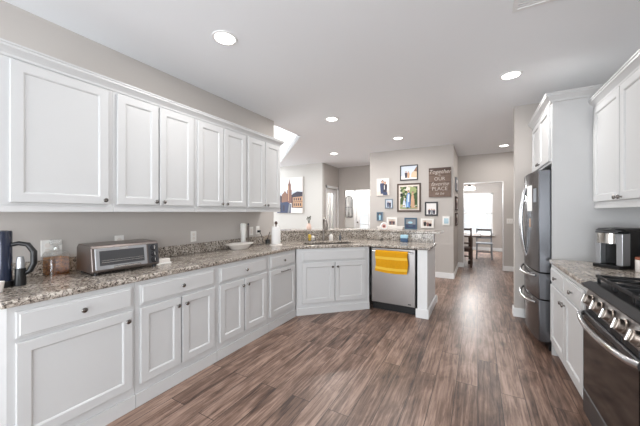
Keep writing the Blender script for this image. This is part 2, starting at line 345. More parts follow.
# entry glazed door, side door
d = struct(B().box(-3.72, -2.82, 9.19, 9.32, 2.03, 2.06).build('door_1', 'white'))
b = B(); b.box(-3.72, -3.60, 9.22, 9.27, 0, 2.03); b.box(-2.94, -2.82, 9.22, 9.27, 0, 2.03); b.box(-3.6, -2.94, 9.22, 9.27, 0, .25); b.box(-3.6, -2.94, 9.22, 9.27, 1.90, 2.03)
b.box(-3.285, -3.255, 9.23, 9.26, .25, 1.9)
for z in (.6, .93, 1.26, 1.59): b.box(-3.6, -2.94, 9.235, 9.255, z - .01, z + .01)
b.box(-3.80, -3.72, 9.18, 9.2, 0, 2.12); b.box(-3.8, -2.74, 9.18, 9.2, 2.06, 2.14); b.build('door_frame', 'white', d)
B().box(-3.6, -2.94, 9.243, 9.247, .25, 1.9).build('door_pane', 'pane', d)
B().lathe([(.0, 0), (.012, 0), (.012, .04), (.028, .045), (.03, .06), (.02, .075), (0, .076)], (-3.66, 9.22, 1.0), 14, '-y').build('door_knob', 'nickel', d, True)
d = struct(B().box(-3.9, -3.85, 7.16, 7.84, 0, .28).build('door_2', 'white'))
b = B(); b.box(-3.9, -3.85, 7.16, 7.27, .28, 2.05); b.box(-3.9, -3.85, 7.73, 7.84, .28, 2.05); b.box(-3.9, -3.85, 7.27, 7.73, 1.93, 2.05); b.box(-3.89, -3.86, 7.49, 7.51, .28, 1.93)
b.build('door_frame', 'white', d)
B().box(-3.877, -3.873, 7.27, 7.73, .28, 1.93).build('door_pane', 'pane', d)
b = B(); b.box(-3.8, -3.785, 7.09, 7.16, 0, 2.13); b.box(-3.8, -3.785, 7.84, 7.91, 0, 2.13); b.box(-3.8, -3.785, 7.09, 7.91, 2.06, 2.13); b.build('door_casing', 'white', d)
# invented patio door behind the camera, an opening for the added back fill
d = struct(B().box(-2.4, .9, -3.1, -3.02, 2.40, 2.45).build('door_3', 'white'))
b = B()
for x in (-2.4, -.79, .84): b.box(x, x + .06, -3.1, -3.02, 0, 2.4)
b.box(-2.4, .9, -3.1, -3.02, 0, .06); b.build('door_frame', 'white', d)

# ------------------------------------------------------------------ kitchen cabinets
def knob(p, x, z, y=-.02, m='nickel'):
    return B().lathe([(0, 0), (.007, 0), (.006, .01), (.0145, .017), (.016, .022), (.013, .027), (0, .029)], (x, y, z), 16, '-y').build('knob', m, p, True)
def door(p, x0, x1, z0, z1, kx=None, kz=None, stile=.06, name='door'):
    o = B().ring_panel(x0, x1, z0, z1, [(0, -.001), (0, -.016), (.003, -.02), (stile - .006, -.02), (stile, -.0165), (stile + .004, -.010)]).build(name, 'cab', p, bevel=0)
    if kx is not None: knob(o, kx, kz)
    return o
def drawer(p, x0, x1, z0, z1, knobs=()):
    o = B().ring_panel(x0, x1, z0, z1, [(0, -.001), (0, -.011), (.004, -.0135), (.012, -.0145), (.016, -.02)]).build('drawer', 'cab', p)
    for kx in knobs: knob(o, kx, (z0 + z1) / 2)
    return o
ZD = (.155, .685); ZR = (.706, .846)
def base_cab(loc, rz, W, doors, drawers, label, group='white base cabinets', D=.58, toe=0, name='base_cabinet', back=None):
    t = thing(name, loc, label, 'cabinet', rz, group)
    B().box(.0, W, 0, D, .1 if toe else .02, .874).build('body', 'cab', t)
    if toe: B().box(.0, W, toe, toe + .015, 0, .1).build('toe_kick', 'cab', t)
    else:
        B().box(0, W, -.012, .0, 0, .095).build('toe_kick', 'cab', t, bevel=.003)
    for a in doors: door(t, *a[:2], *ZD, *a[2:])
    for a in drawers: drawer(t, a[0], a[1], *ZR, a[2:])
    return t
XF = -2.075
t = base_cab((XF, .455, 0), R(90), .606, [(.03, .586, .55, .625)], [(.03, .586, .308)], 'widest single-door white base cabinet nearest the viewer, under the kettle and decanter')
t = base_cab((XF, 1.063, 0), R(90), .692, [(.03, .335, .305, .625), (.348, .662, .378, .625)], [(.03, .662, .346)], 'white double-door base cabinet under the toaster oven')
t = base_cab((XF, 1.757, 0), R(90), .713, [(.03, .335, .305, .625), (.348, .683, .378, .625)], [(.03, .683, .356)], 'white double-door base cabinet under the white oval bowl')
t = base_cab((XF, 2.472, 0), R(90), .555, [(.03, .535)], [(.03, .535, .28)], 'white single-door pull-out base cabinet beside the angled sink corner')
# bar pull on the pull-out door
dd = [c for c in t.children if c.name.startswith('door')][0]
b = B(); b.tube([(.2, -.045, .648), (.39, -.045, .648)], .006, 10); b.tube([(.23, -.018, .648), (.23, -.045, .648)], .005, 8); b.tube([(.36, -.018, .648), (.36, -.045, .648)], .005, 8); b.build('handle', 'nickel', dd, True)
# corner sink cabinet, at 45 degrees
t = thing('sink_cabinet', (XF, 3.03, 0), 'white angled corner sink cabinet with two doors and false drawer front', 'cabinet', R(45), 'white base cabinets')
B().prism([(0.01, 0), (1.05, 0), (1.05, .42), (.93, .53), (.13, .53), (.01, .42)], .02, .874, [[(.03, .02), (.03, .41), (.14, .512), (.92, .512), (1.03, .41), (1.03, .02)]]).build('body', 'cab', t)
B().box(.012, 1.052, -.012, 0, 0, .095).build('toe_kick', 'cab', t, bevel=.003)
door(t, .085, .53, *ZD, .50, .625); door(t, .543, .985, *ZD, .573, .625); drawer(t, .085, .985, *ZR)

def wall_cab(loc, rz, W, doors, z0, z1, label, group, D=.325, rail=.045):
    t = thing('wall_cabinet', loc, label, 'cabinet', rz, group)
    B().box(0, W, 0, D, z0 + rail * .6, z1).build('body', 'cab', t)
    B().box(0, W, -.006, .02, z0, z0 + rail * .9).build('light_rail', 'cab', t, bevel=.003)
    for a in doors: door(t, a[0], a[1], z0 + rail + .012, z1 - .012, *a[2:])
    return t
XU = -2.372; zk = 1.445
g = 'white wall cabinets over the left counter'
wall_cab((XU, .40, 0), R(90), .66, [(.13, .628, .6, zk)], 1.36, 2.262, 'wide single-door white wall cabinet nearest the viewer on the left wall', g)
wall_cab((XU, 1.062, 0), R(90), .692, [(.022, .333, .305, zk), (.345, .67, .373, zk)], 1.36, 2.262, 'white two-door wall cabinet above the toaster oven', g)
wall_cab((XU, 1.756, 0), R(90), .685, [(.022, .333, .305, zk), (.345, .665, .373, zk)], 1.36, 2.262, 'white two-door wall cabinet third along the left wall, above the outlet plate', g)
wall_cab((XU, 2.443, 0), R(90), .645, [(.022, .315, .288, zk), (.326, .625, .352, zk)], 1.36, 2.262, 'farthest white two-door wall cabinet on the left wall, above the paper towel', g)
CP = [(0, 0), (.012, 0), (.016, .018), (.03, .034), (.046, .05), (.056, .058), (.056, .076), (.064, .08), (.064, .092), (0, .092)]   # crown profile: out, up
def crown(path, z, label, name='crown_moulding', s=1.0, group=None):
    """path: xy corner points; outward side is to the right of travel"""
    loops = []
    P = [Vector(p) for p in path]
    for i, p in enumerate(P):
        d0 = (P[i] - P[i - 1]).normalized() if i else None; d1 = (P[i + 1] - P[i]).normalized() if i < len(P) - 1 else None
        n0 = Vector((d0.y, -d0.x)) if d0 else None; n1 = Vector((d1.y, -d1.x)) if d1 else None
        n = n0 if n1 is None else n1 if n0 is None else (n0 + n1) / (1 + n0.dot(n1))
        loops.append([(p.x + n.x * o * s, p.y + n.y * o * s, z + h * s) for o, h in CP])
    o = B().loft(loops).build(name, 'cab'); return tag(o, label, 'moulding', group)
crown([(XU - .004, .35), (XU - .004, 3.084), (-2.698, 3.084)], 2.2625, 'long white crown moulding topping the left wall cabinets', s=.78)

# ------------------------------------------------------------------ left counter, sink, bar
q = math.sqrt(.5)
def dg(a, b): return (-2.05 + a * q - b * q, 3.02 + a * q + b * q)          # along the angled front, and back from it
hole = [dg(a, b) for a, b in ((.17, .13), (.90, .13), (.90, .50), (.17, .50))]
poly = [(-2.698, .425), (-2.05, .425), (-2.05, 3.02), (-1.325, 3.745), (-.52, 3.745), (-.52, 4.378), (-1.71, 4.378), (-2.698, 3.39)]
ct = B().prism(poly, .8745, .914, [hole[::-1]]).build('countertop', 'granite', bevel=.015)
tag(ct, 'long brown and grey granite countertop running along the left wall and round the sink corner', 'countertop')
b = B(); b.box(-2.6985, -2.676, .43, 3.37, .9145, 1.018); b.build('backsplash', 'granite', ct, bevel=.003)
b = B(); b.prism([(-2.676, 3.39), (-1.702, 4.376), (-.57, 4.376), (-.57, 4.398), (-1.712, 4.398), (-2.692, 3.418)], .9145, 1.039); b.build('backsplash', 'granite', ct)
bt = B().prism([(-2.69, 3.372), (-1.70, 4.362), (-.465, 4.362), (-.465, 4.74), (-1.86, 4.74), (-2.815, 3.785), (-2.815, 3.49)], 1.041, 1.074).build('bar_top', 'granite', bevel=.008)
tag(bt, 'raised granite bar ledge on the white half wall behind the sink', 'countertop')
# sink
t = thing('kitchen_sink', (-2.05, 3.02, 0), 'dark steel undermount sink set in the angled corner counter', 'sink', R(45))
b = B(); x0, x1, y0, y1 = .165, .905, .125, .505
o_ = [(x0, y0), (x1, y0), (x1, y1), (x0, y1)]; i_ = [(x0 + .006, y0 + .006), (x1 - .006, y0 + .006), (x1 - .006, y1 - .006), (x0 + .006, y1 - .006)]
b.loft([[(x, y, .70) for x, y in o_], [(x, y, .8735) for x, y in o_], [(x, y, .8735) for x, y in i_], [(x, y, .71) for x, y in i_]]); b.build('basin', 'steel', t)
B().lathe([(.045, .7105), (.045, .714), (.03, .714), (.02, .711)], (.53, .33, 0), 20).build('drain', 'chrome', t, True)
# faucet
fx, fy = dg(.53, .57)
t = thing('kitchen_faucet', (fx, fy, .914), 'tall brushed nickel pull-down faucet arching over the sink', 'faucet', R(45))
B().lathe([(.028, 0), (.028, .008), (.02, .014), (.018, .08), (.0165, .09)], seg=20).build('base', 'bnickel', t, True)
pts = [(0, 0, .09), (0, 0, .26)] + [(0, -.075 + .075 * math.cos(a), .26 + .085 * math.sin(a)) for a in [R(x) for x in range(15, 166, 15)]] + [(0, -.15, .27)]
B().tube(pts, .0145, 12).build('spout', 'bnickel', t, True)
B().lathe([(.016, 0), (.018, -.02), (.02, -.09), (.017, -.1), (0, -.1)], (0, -.153, .275), 16).build('spray_head', 'bnickel', t, True)
B().tube([(.015, 0, .06), (.045, -.002, .065), (.10, -.01, .095)], [.009, .008, .006], 10).build('handle', 'bnickel', t, True)
# soap dispenser, soap bottle, sponges behind the sink
def at(a, bb, z=.914): x, y = dg(a, bb); return (x, y, z)
t = thing('soap_dispenser', at(.66, .59), 'small white soap pump bottle just right of the faucet', 'soap dispenser')
B().lathe([(.03, 0), (.033, .01), (.033, .075), (.02, .095), (.012, .1)], seg=20).build('bottle', 'ceram', t, True)
b = B(); b.lathe([(.012, .1), (.012, .112), (.004, .112), (.004, .135), (0, .135)], seg=12); b.tube([(0, 0, .132), (-.03, -.012, .13)], .005, 8); b.build('pump', 'nickel', t, True)
t = thing('sponge_holder', at(.335, .545), 'wire caddy holding gold sponges and a white scrubber left of the faucet', 'sponge holder', R(45))
b = B()
for z in (.01, .05): b.tube([(-.06, -.03, z), (.06, -.03, z), (.06, .03, z), (-.06, .03, z)], .0025, 6, True)
for x in (-.06, -.02, .02, .06):
    for y in (-.03, .03): b.tube([(x, y, 0), (x, y, .05)], .002, 6)
b.build('rack', 'nickel', t, True)
B().box(-.052, -.012, -.024, .024, .012, .105).build('sponge', 'gold', t, bevel=.006)
B().lathe([(0, .012), (.022, .02), (.03, .045), (.026, .075), (.012, .088), (0, .09)], (.02, 0, 0), 14).build('scrubber', 'ceram', t, True)
tag(B().lathe([(.006, 0), (.02, 0), (.021, .06), (.012, .085), (.007, .1), (.007, .12), (0, .12)], at(.80, .56), 14).build('glass_bottle', 'steeld', smooth=True), 'small dark bottle at the right rear of the sink', 'bottle')
# vase on the bar
t = thing('bud_vase', (-2.38, 3.86, 1.074), 'small pink bud vase with dark twigs on the bar ledge', 'vase')
B().lathe([(.025, 0), (.038, .012), (.042, .04), (.032, .075), (.02, .095), (.024, .105), (.018, .1), (.014, .09)], seg=20).build('vase_body', 'pinkc', t, True)
b = B()
for k in range(7):
    a = k * 2.4; r_ = .015 + .005 * (k % 3)
    b.tube([(0, 0, .07), (r_ * .6 * math.cos(a), r_ * .6 * math.sin(a), .13), (r_ * 1.7 * math.cos(a), r_ * 1.7 * math.sin(a), .17 + .012 * (k % 4))], .0025, 5)
    c = Vector((r_ * 1.7 * math.cos(a), r_ * 1.7 * math.sin(a), .17 + .012 * (k % 4)))
    b.lathe([(0, -.012), (.009, 0), (.007, .012), (0, .022)], tuple(c), 8)
b.build('twigs', 'leaf', t, True)
# pink-white ring ornament on the bar, white tray, dark blue caddy on the counter
t = thing('ring_ornament', (-1.30, 4.385, 1.0745), 'small round pink and white ornament with a dark centre on the bar edge', 'ornament', R(18))
b = B(); b.tube([(.045 * math.cos(a), 0, .061 + .045 * math.sin(a)) for a in [2 * math.pi * i / 24 for i in range(24)]], .0155, 10, True); b.build('ring', 'lframe', t, True)
B().lathe([(0, -.01), (.030, -.01), (.030, .01), (0, .01)], (0, 0, .061), 20, 'y').build('disc', 'ledr', t, True)
B().lathe([(0, .01), (.016, .011), (.012, .02), (0, .022)], (0, 0, .061), 16, '-y').build('centre', 'black', t, True)
t = tag(B().loft([[(x * k, y * k, z) for x, y in ((-.22, -.06), (.22, -.06), (.22, .06), (-.22, .06))] for z, k in ((0, .92), (.05, 1), (.05, .95), (.008, .88))]).build('serving_tray', 'ceram', loc=(-1.27, 4.66, 1.0745)), 'low white rectangular tray along the back of the bar ledge', 'tray')
t = thing('small_box', (-.955, 4.26, .914), 'small blue and white box on the counter against the granite splash', 'box', R(4))
B().box(-.052, .052, -.035, .035, 0, .055).build('box_base', 'blue', t, bevel=.004)
B().box(-.053, .053, -.036, .036, .0555, .105).build('box_lid', 'p_lblue', t, bevel=.006)
tag(B().tube([(0, 0, .008), (.02, .015, .012), (.045, .03, .008)], .008, 8).build('scrub_brush', 'black', loc=(-1.33, 4.27, .914), smooth=True), 'small black brush lying on the counter left of the blue box', 'brush')
# bar end cap
# dishwasher
t = thing('dishwasher', (-1.305, 3.79, 0), 'stainless steel dishwasher under the counter with a mustard towel', 'dishwasher')
B().box(0, .60, .03, .56, .09, .872).build('body', 'black', t)
b = B(); b.ring_panel(.006, .596, .112, .862, [(0, .029), (0, -.006), (.004, -.01)]); b.build('door', 'steel', t)
B().box(.01, .592, -.0075, .027, .8625, .8715).build('control_panel', 'black', t)
b = B(); b.tube([(.03, -.055, .822), (.575, -.055, .822)], .0095, 12); b.tube([(.045, -.01, .822), (.045, -.055, .822)], .008, 8); b.tube([(.555, -.01, .822), (.555, -.055, .822)], .008, 8); b.build('handle', 'steelh', t, True)
B().box(.01, .60, .05, .065, 0, .105).build('kick_plate', 'black', t)
b = B(); b.box(.505, .545, -.0118, -.0102, .135, .147); b.build('badge', 'black', t)
# towel over the dishwasher handle
t = B(); n = 26; cols = 22; L = []
path = [(.014, 0, -.16), (.013, 0, -.05)] + [(.0145 * math.cos(a), 0, .0145 * math.sin(a)) for a in [R(x) for x in range(0, 181, 30)]] + [(-.0145, 0, -.03 - i * .0335) for i in range(8)]
vs = []; fs = []
for j, (py, _, pz) in enumerate(path):
    for i in range(cols + 1):
        u = i / cols; wv = .003 * math.sin(u * 21 + .4) * min(1, abs(pz) * 8) + .0025 * math.sin(u * 9)*min(1, abs(pz) * 9)
        sag = .012 * math.sin(u * math.pi) * (abs(pz) / .2 if pz < 0 else 0)
        vs.append((-.215 + .43 * u + (.006 * math.sin(pz * 30) if u in (0, 1) else 0), py - (wv if py < 0 else -wv), pz - sag - (.01 * u if pz < -.15 else 0)))
m_ = len(vs)
for v in list(vs): vs.append((v[0], v[1] * 1.0 + (-.0035 if v[1] < 0 else .0035), v[2] + (.0035 if v[2] > -.01 else 0)))
w_ = cols + 1; R_ = len(path)
for j in range(R_ - 1):
    for i in range(cols):
        a = j * w_ + i; mi = 1 if (j in (10, 14)) else 0
        fs.append(((a, a + 1, a + w_ + 1, a + w_), 0)); fs.append(((m_ + a, m_ + a + w_, m_ + a + w_ + 1, m_ + a + 1), mi))
for j in range(R_ - 1):
    for i in (0, cols): a = j * w_ + i; fs.append(((a, a + w_, m_ + a + w_, m_ + a), 0))
for i in range(cols):
    for j in (0, R_ - 1): a = j * w_ + i; fs.append(((a, a + 1, m_ + a + 1, m_ + a), 0))
for f, mi in fs: t.f.append(f); t.m.append(mi)
t.v = vs
tw = t.build('dish_towel', ['yellow', 'ystripe'], smooth=True, loc=(-1.008, 3.735, .8225), ang=70)
tag(tw, 'mustard yellow dish towel hanging over the dishwasher handle', 'towel')

# ------------------------------------------------------------------ things on the left counter
ZC = .9142
# electric kettle / carafe
t = thing('jug', (-2.47, .52, ZC), 'tall dark navy jug with a black loop handle at the left end of the counter', 'jug', R(58))
B().lathe([(.055, 0), (.055, .03), (.05, .035)], seg=28).build('base', 'black', t, True)
B().lathe([(.047, .035), (.046, .325), (.043, .333), (.02, .337), (0, .337)], seg=28).build('body', 'navy', t, True)
pts = [(.04, 0, .248), (.075, 0, .256), (.115, 0, .246), (.142, 0, .20), (.143, 0, .13), (.125, 0, .085), (.095, 0, .065)]
B().tube(pts, [.012, .013, .0145, .016, .016, .015, .012], 10).build('handle', 'black', t, True)
t = thing('pepper_grinder', (-2.42, .588, ZC), 'small black canister with a pale lid in front of the jug handle', 'canister')
B().lathe([(.026, 0), (.027, .02), (.024, .07), (.025, .105)], seg=20).build('body', 'black', t, True)
B().lathe([(.019, .1055), (.019, .15), (.014, .175), (0, .178)], seg=20).build('lid', 'silver', t, True)
tag(B().lathe([(.026, 0), (.034, .055), (.031, .055), (.024, .004)], (-2.335, .472, ZC), 20).build('cup', 'ceram', smooth=True), 'white cup edge at the far left of the counter in front of the jug', 'cup')
# decanter
t = thing('decanter', (-2.615, .815, ZC), 'square glass decanter of amber liquor with a glass stopper', 'decanter', R(8))
b = B(); h = .058
def rsq(r, z, n=5, c=.012):
    out = []
    for qx, qy, a0 in ((1, 1, 0), (-1, 1, 90), (-1, -1, 180), (1, -1, 270)):
        for k in range(n): a = R(a0 + 90 * k / (n - 1)); out.append(((r - c) * qx + c * math.cos(a), (r - c) * qy + c * math.sin(a), z))
    return out
b.loft([rsq(h, 0), rsq(h, .145), rsq(.05, .166), rsq(.02, .178, c=.0199), rsq(.017, .198, c=.0169), rsq(.024, .203, c=.0239)]); b.build('bottle', 'glass', t, True)
B().loft([rsq(.0535, .006), rsq(.0535, .125)]).build('liquor', 'amber', t, True)
B().lathe([(.012, .185), (.012, .206), (.034, .214), (.04, .23), (.036, .25), (0, .254)], seg=8).build('stopper', 'glass', t)
# toaster oven: local x along the wall, front at -y
TW, TD, TH = .455, .27, .215
t = thing('toaster_oven', (-2.315, .905, ZC), 'grey countertop toaster oven with glass door and three dials', 'toaster oven', R(87))
side = [(0, .018), (-.012, .03), (.012, .19), (.03, .208), (.235, .213), (.268, .19), (.275, .03), (.262, .018)]
b = B(); b.loft([[(x, y, z) for y, z in side] for x in (0, .02, TW - .02, TW)]); b.build('body', 'dsilver', t, bevel=.006)
def face(x0, x1, s0, s1, out, b=None):
    """panel on the sloped front: s runs 0..1 up the face"""
    b = b or B(); A = Vector((0, -.012, .03)); D = Vector((0, .024, .16)); nrm = Vector((0, -.16, .024)).normalized()
    P = [A + D * s for s in (s0, s1)]
    vs = []
    for o in (0.0, out): vs += [(x0, *(P[0] + nrm * o)[1:]), (x1, *(P[0] + nrm * o)[1:]), (x1, *(P[1] + nrm * o)[1:]), (x0, *(P[1] + nrm * o)[1:])]
    return b.add(vs, [(3, 2, 1, 0), (4, 5, 6, 7), (0, 1, 5, 4), (1, 2, 6, 5), (2, 3, 7, 6), (3, 0, 4, 7)])
dr = face(.02, .36, .05, .98, .008).build('door', 'silver', t, bevel=.003)
face(.045, .338, .22, .86, .0095).build('door_glass', 'steeld', dr)
b = B(); b.tube([(.055, -.016, .088), (.33, -.016, .088)], .0022, 6); b.tube([(.055, -.0145, .102), (.33, -.0145, .102)], .0016, 6); b.build('rack', 'chrome', dr, True)
b = B(); b.tube([(.12, -.036, .052), (.30, -.036, .052)], .007, 8); b.tube([(.13, -.012, .052), (.13, -.036, .052)], .005, 6); b.tube([(.29, -.012, .052), (.29, -.036, .052)], .005, 6); b.build('handle', 'chrome', dr, True)
face(.17, .225, .88, .96, .0095).build('badge', 'chrome', t)
face(.372, .448, .04, .98, .004).build('control_panel', 'steeld', t)
for s_ in (.2, .5, .8):
    p = Vector((.41, -.012 + .024 * s_, .03 + .16 * s_)); b = B(); b.xf = Matrix.Translation(p) @ Matrix.Rotation(R(-8.5), 4, 'X')
    b.lathe([(.023, .003), (.023, .008), (.017, .01), (.0155, .024), (0, .025)], (0, 0, 0), 18, '-y'); d = b.build('dial', 'bframe', t, True)
    b = B(); b.xf = Matrix.Translation(p) @ Matrix.Rotation(R(-8.5), 4, 'X'); b.box(-.003, .003, -.0275, -.0245, -.0135, .0135); b.build('pointer', 'chrome', d)
for x in (.03, TW - .03):
    for y in (.015, .245): B().lathe([(.014, 0), (.014, .0185), (0, .0185)], (x, y, 0), 12).build('foot', 'black', t, True)
t = thing('butter_dish', (-2.37, 1.43, ZC), 'small white lidded dish right of the toaster oven', 'dish', R(90))
B().box(-.065, .065, -.04, .04, 0, .014).build('base', 'wplast', t, bevel=.004)
B().loft([[(x * k, y * k, z) for x, y in ((-.058, -.034), (.058, -.034), (.058, .034), (-.058, .034))] for z, k in ((.0142, 1), (.04, .97), (.046, .88))]).build('lid', 'ceram', t, bevel=.003)
# oval bowl
t = B(); K = 32
def ov(rx, ry, z, wob=0): return [(rx * math.cos(2 * math.pi * i / K) * (1 + wob * math.cos(8 * math.pi * i / K)), ry * math.sin(2 * math.pi * i / K), z) for i in range(K)]
t.loft([ov(.11, .06, 0), ov(.12, .066, .006), ov(.155, .09, .05), ov(.19, .108, .062), ov(.188, .106, .068), ov(.148, .084, .052), ov(.10, .055, .012)])
o = t.build('oval_bowl', 'ceram', smooth=True, loc=(-2.50, 2.47, ZC)); o.rotation_euler = (0, 0, R(82)); tag(o, 'shallow white oval bowl on the left counter', 'bowl')
# upright pair by the outlet: white electric can opener and dark knife
t = thing('can_opener', (-2.615, 2.64, ZC), 'tall slim white appliance standing behind the oval bowl', 'appliance', R(80))
B().loft([rsq(.03, 0), rsq(.026, .02), rsq(.022, .14), rsq(.03, .22), rsq(.03, .29), rsq(.022, .302)]).build('body', 'wplast', t, True)
B().box(-.006, .006, -.041, -.02, .02, .27).build('cord_slot', 'wplast', t, bevel=.002)
t = thing('stick_blender', (-2.625, 2.74, ZC), 'tall slim dark utensil stand beside the white appliance', 'utensil', R(80))
B().lathe([(.026, 0), (.026, .008), (.009, .012), (.01, .19), (.013, .24), (.012, .27), (0, .273)], seg=16).build('shaft', 'dsilver', t, True)
B().lathe([(.011, .2735), (.011, .295), (0, .30)], seg=12).build('cap', 'p_dark', t, True)
# paper towel
t = thing('paper_towel_holder', (-2.36, 2.985, ZC), 'white paper towel roll on an upright stand at the end of the left counter', 'paper towel')
B().lathe([(.085, 0), (.085, .01), (.07, .018), (.01, .02)], seg=28).build('base', 'ceram', t, True)
B().lathe([(.02, .021), (.058, .021), (.06, .026), (.06, .245), (.058, .25), (.02, .25)], seg=28).build('paper_roll', 'paper', t, True)
B().lathe([(.008, .018), (.008, .275), (.019, .285), (.022, .30), (.014, .318), (0, .322)], seg=14).build('finial', 'dwood', t, True)
# black charger/plug clump and cords
b = B(); b.tube([(-2.66, 2.99, 1.10), (-2.63, 3.0, 1.04), (-2.62, 3.02, .95), (-2.58, 2.98, .922), (-2.54, 2.90, .920), (-2.56, 2.83, .920)], .004, 6)
tag(b.build('power_cord', 'black', smooth=True), 'black cord trailing from the wall plug onto the left counter', 'cord')
t = thing('phone_charger', (-2.60, 3.10, ZC), 'small black gadget with a bent arm behind the paper towel', 'gadget')
B().lathe([(.035, 0), (.035, .05), (.02, .06), (0, .06)], seg=16).build('base', 'black', t, True)
B().tube([(0, 0, .058), (-.005, .02, .10), (.0, .05, .16)], .005, 6).build('arm', 'black', t, True)
# outlet plates
def plate(y, z, n, label, plug=None, kind='outlet_plate'):
    w_ = .07 + .046 * (n - 1); t = thing(kind, (-2.6995, y, z), label, 'wall plate', R(90))
    B().box(-w_ / 2, w_ / 2, -.006, 0, -.0575, .0575).build('plate', 'wplast', t, bevel=.002)
    for k in range(n):
        x = (k - (n - 1) / 2) * .046
        b = B()
        if kind == 'outlet_plate':
            for dz in (-.02, .02): b.lathe([(0, .0061), (.0165, .0061), (.0165, .008), (0, .008)], (x, 0, dz), 16, '-y')
            b.build('socket', 'ceram', t)
        else:
            b.box(x - .016, x + .016, -.0085, -.0061, -.034, .034); b.build('rocker', 'ceram', t, bevel=.001)
    if plug is not None:
        B().box(plug - .018, plug + .018, -.045, -.0085, -.03, .0).build('plug', 'black', t, bevel=.004)
plate(.815, 1.10, 2, 'wide white outlet plate behind the decanter')
plate(1.255, 1.10, 1, 'white outlet plate above the toaster oven with a black plug', 0)
plate(1.98, 1.095, 1, 'white outlet plate alone in the middle of the left backsplash wall')
plate(2.872, 1.10, 1, 'white switch plate left of the plugged outlet near the paper towel', kind='switch_plate')
plate(3.0, 1.105, 1, 'white outlet plate with a plug nearest the paper towel', .0)

# ------------------------------------------------------------------ right side
g = 'white base cabinets'
XR = .615
t = base_cab((XR, 3.395, 0), R(-90), .985, [(.03, .50, .47, .625), (.514, .96, .544, .625)], [(.03, .50, .264), (.514, .96, .735)], 'white base cabinet with two drawers and two doors between fridge and range', toe=.06)
rc = B().box(.59, 1.2385, 2.405, 3.3985, .8745, .914).build('countertop', 'granite', bevel=.015)
tag(rc, 'short granite countertop on the right between refrigerator panel and range', 'countertop')
wc = wall_cab((.915, 3.398, 0), R(-90), 1.14, [(.03, .557, .527, 1.47), (.57, 1.11, .60, 1.47)], 1.392, 2.29, 'white two-door wall cabinet above the coffee maker on the right', 'white wall cabinets on the right', D=.322)
crown([(.918, 3.40), (.918, 2.20)], 2.2905, 'short white crown moulding over the right wall cabinet', s=.8)
# tall panel and over-fridge cabinet
t = thing('refrigerator_cabinet', (.615, 4.42, 0), 'tall white panel and two-door cabinet enclosing the refrigerator', 'cabinet', R(-90))
B().box(1.0, 1.02, 0, .622, 0, 2.40).build('side_panel', 'cab', t, bevel=.002)
B().box(.0, .999, 0, .622, 1.83, 2.40).build('body', 'cab', t)
door(t, .03, .495, 1.85, 2.385, .465, 1.885); door(t, .505, .975, 1.85, 2.385, .535, 1.885)
crown([(.612, 4.425), (.612, 3.398), (1.236, 3.398)], 2.401, 'white crown moulding wrapping the tall refrigerator cabinet', s=.85)

# refrigerator: local x to the viewer's right as one faces it, front at -y
t = thing('refrigerator', (.60, 4.385, 0), 'stainless four-door french door refrigerator with bowed handles', 'refrigerator', R(-90))
FW = .93; fc = FW / 2
B().box(.008, FW - .008, .03, .61, .06, 1.775).build('body', 'steeld', t)
B().box(.03, FW - .03, .01, .1, .0, .085).build('grille', 'black', t)
def bow(x): return -.075 - .05 * (1 - ((x - fc) / fc) ** 2)
def fdoor(name, x0, x1, z0, z1):
    n = 10; xs = [x0 + (x1 - x0) * i / n for i in range(n + 1)]
    pl = [(x, bow(x)) for x in xs] + [(x1, .022), (x0, .022)]
    return B().prism(pl, z0, z1).build(name, 'steelf', t, True, bevel=.006, ang=25)
M['steelk'] = steel('rim_steel', (52, 50, 50), .36, 0)
M['steelf'] = steel('fridge_steel', (112, 113, 117), .25, 2)
dl = fdoor('door', .004, fc - .003, .765, 1.775); drr = fdoor('door', fc + .003, FW - .004, .765, 1.775)
d1 = fdoor('drawer', .004, FW - .004, .50, .757); d2 = fdoor('drawer', .004, FW - .004, .085, .492)
B().box(.02, FW - .02, .0, .0295, .09, 1.77).build('gasket', 'rub', t)
for sgn, d in ((-1, dl), (1, drr)):
    x = fc + sgn * .04; pts = []
    for i in range(15):
        u = i / 14; s_ = math.sin(math.pi * u)
        pts.append((x + sgn * .012 * s_, bow(x) + .004 - .05 * s_ ** .7, .87 + .77 * u))
    B().tube(pts, [.011 + .004 * math.sin(math.pi * i / 14) for i in range(15)], 10).build('handle', 'steelh', d, True)
for z, d in ((.715, d1), (.445, d2)):
    pts = []
    for i in range(17):
        u = i / 16; x = .09 + (FW - .18) * u
        pts.append((x, bow(x) + .004 - .045 * math.sin(math.pi * u) ** .45, z - .02 * math.sin(math.pi * u)))
    B().tube(pts, .0125, 10).build('handle', 'steelh', d, True)
# papers held on the near door
def fpaper(name, x0, x1, z0, z1, m, label, cat):
    n = 4; b = B(); xs = [x0 + (x1 - x0) * i / n for i in range(n + 1)]
    b.prism([(x, bow(x) - .0012) for x in xs] + [(x, bow(x) - .0004) for x in xs[::-1]], z0, z1)
    o = b.build(name, m, loc=(.60, 4.385, 0)); o.rotation_euler = (0, 0, R(-90)); return tag(o, label, cat)
fpaper('paper_note', .56, .75, 1.37, 1.64, 'paper', 'large white paper on the near refrigerator door', 'paper')
fpaper('photo_magnet', .79, .87, 1.46, 1.60, 'p_grey', 'small grey picture magnet right of the paper on the refrigerator', 'magnet')
fpaper('card_magnet', .66, .70, 1.20, 1.29, 'p_tan', 'tiny tan card below the paper on the refrigerator door', 'magnet')

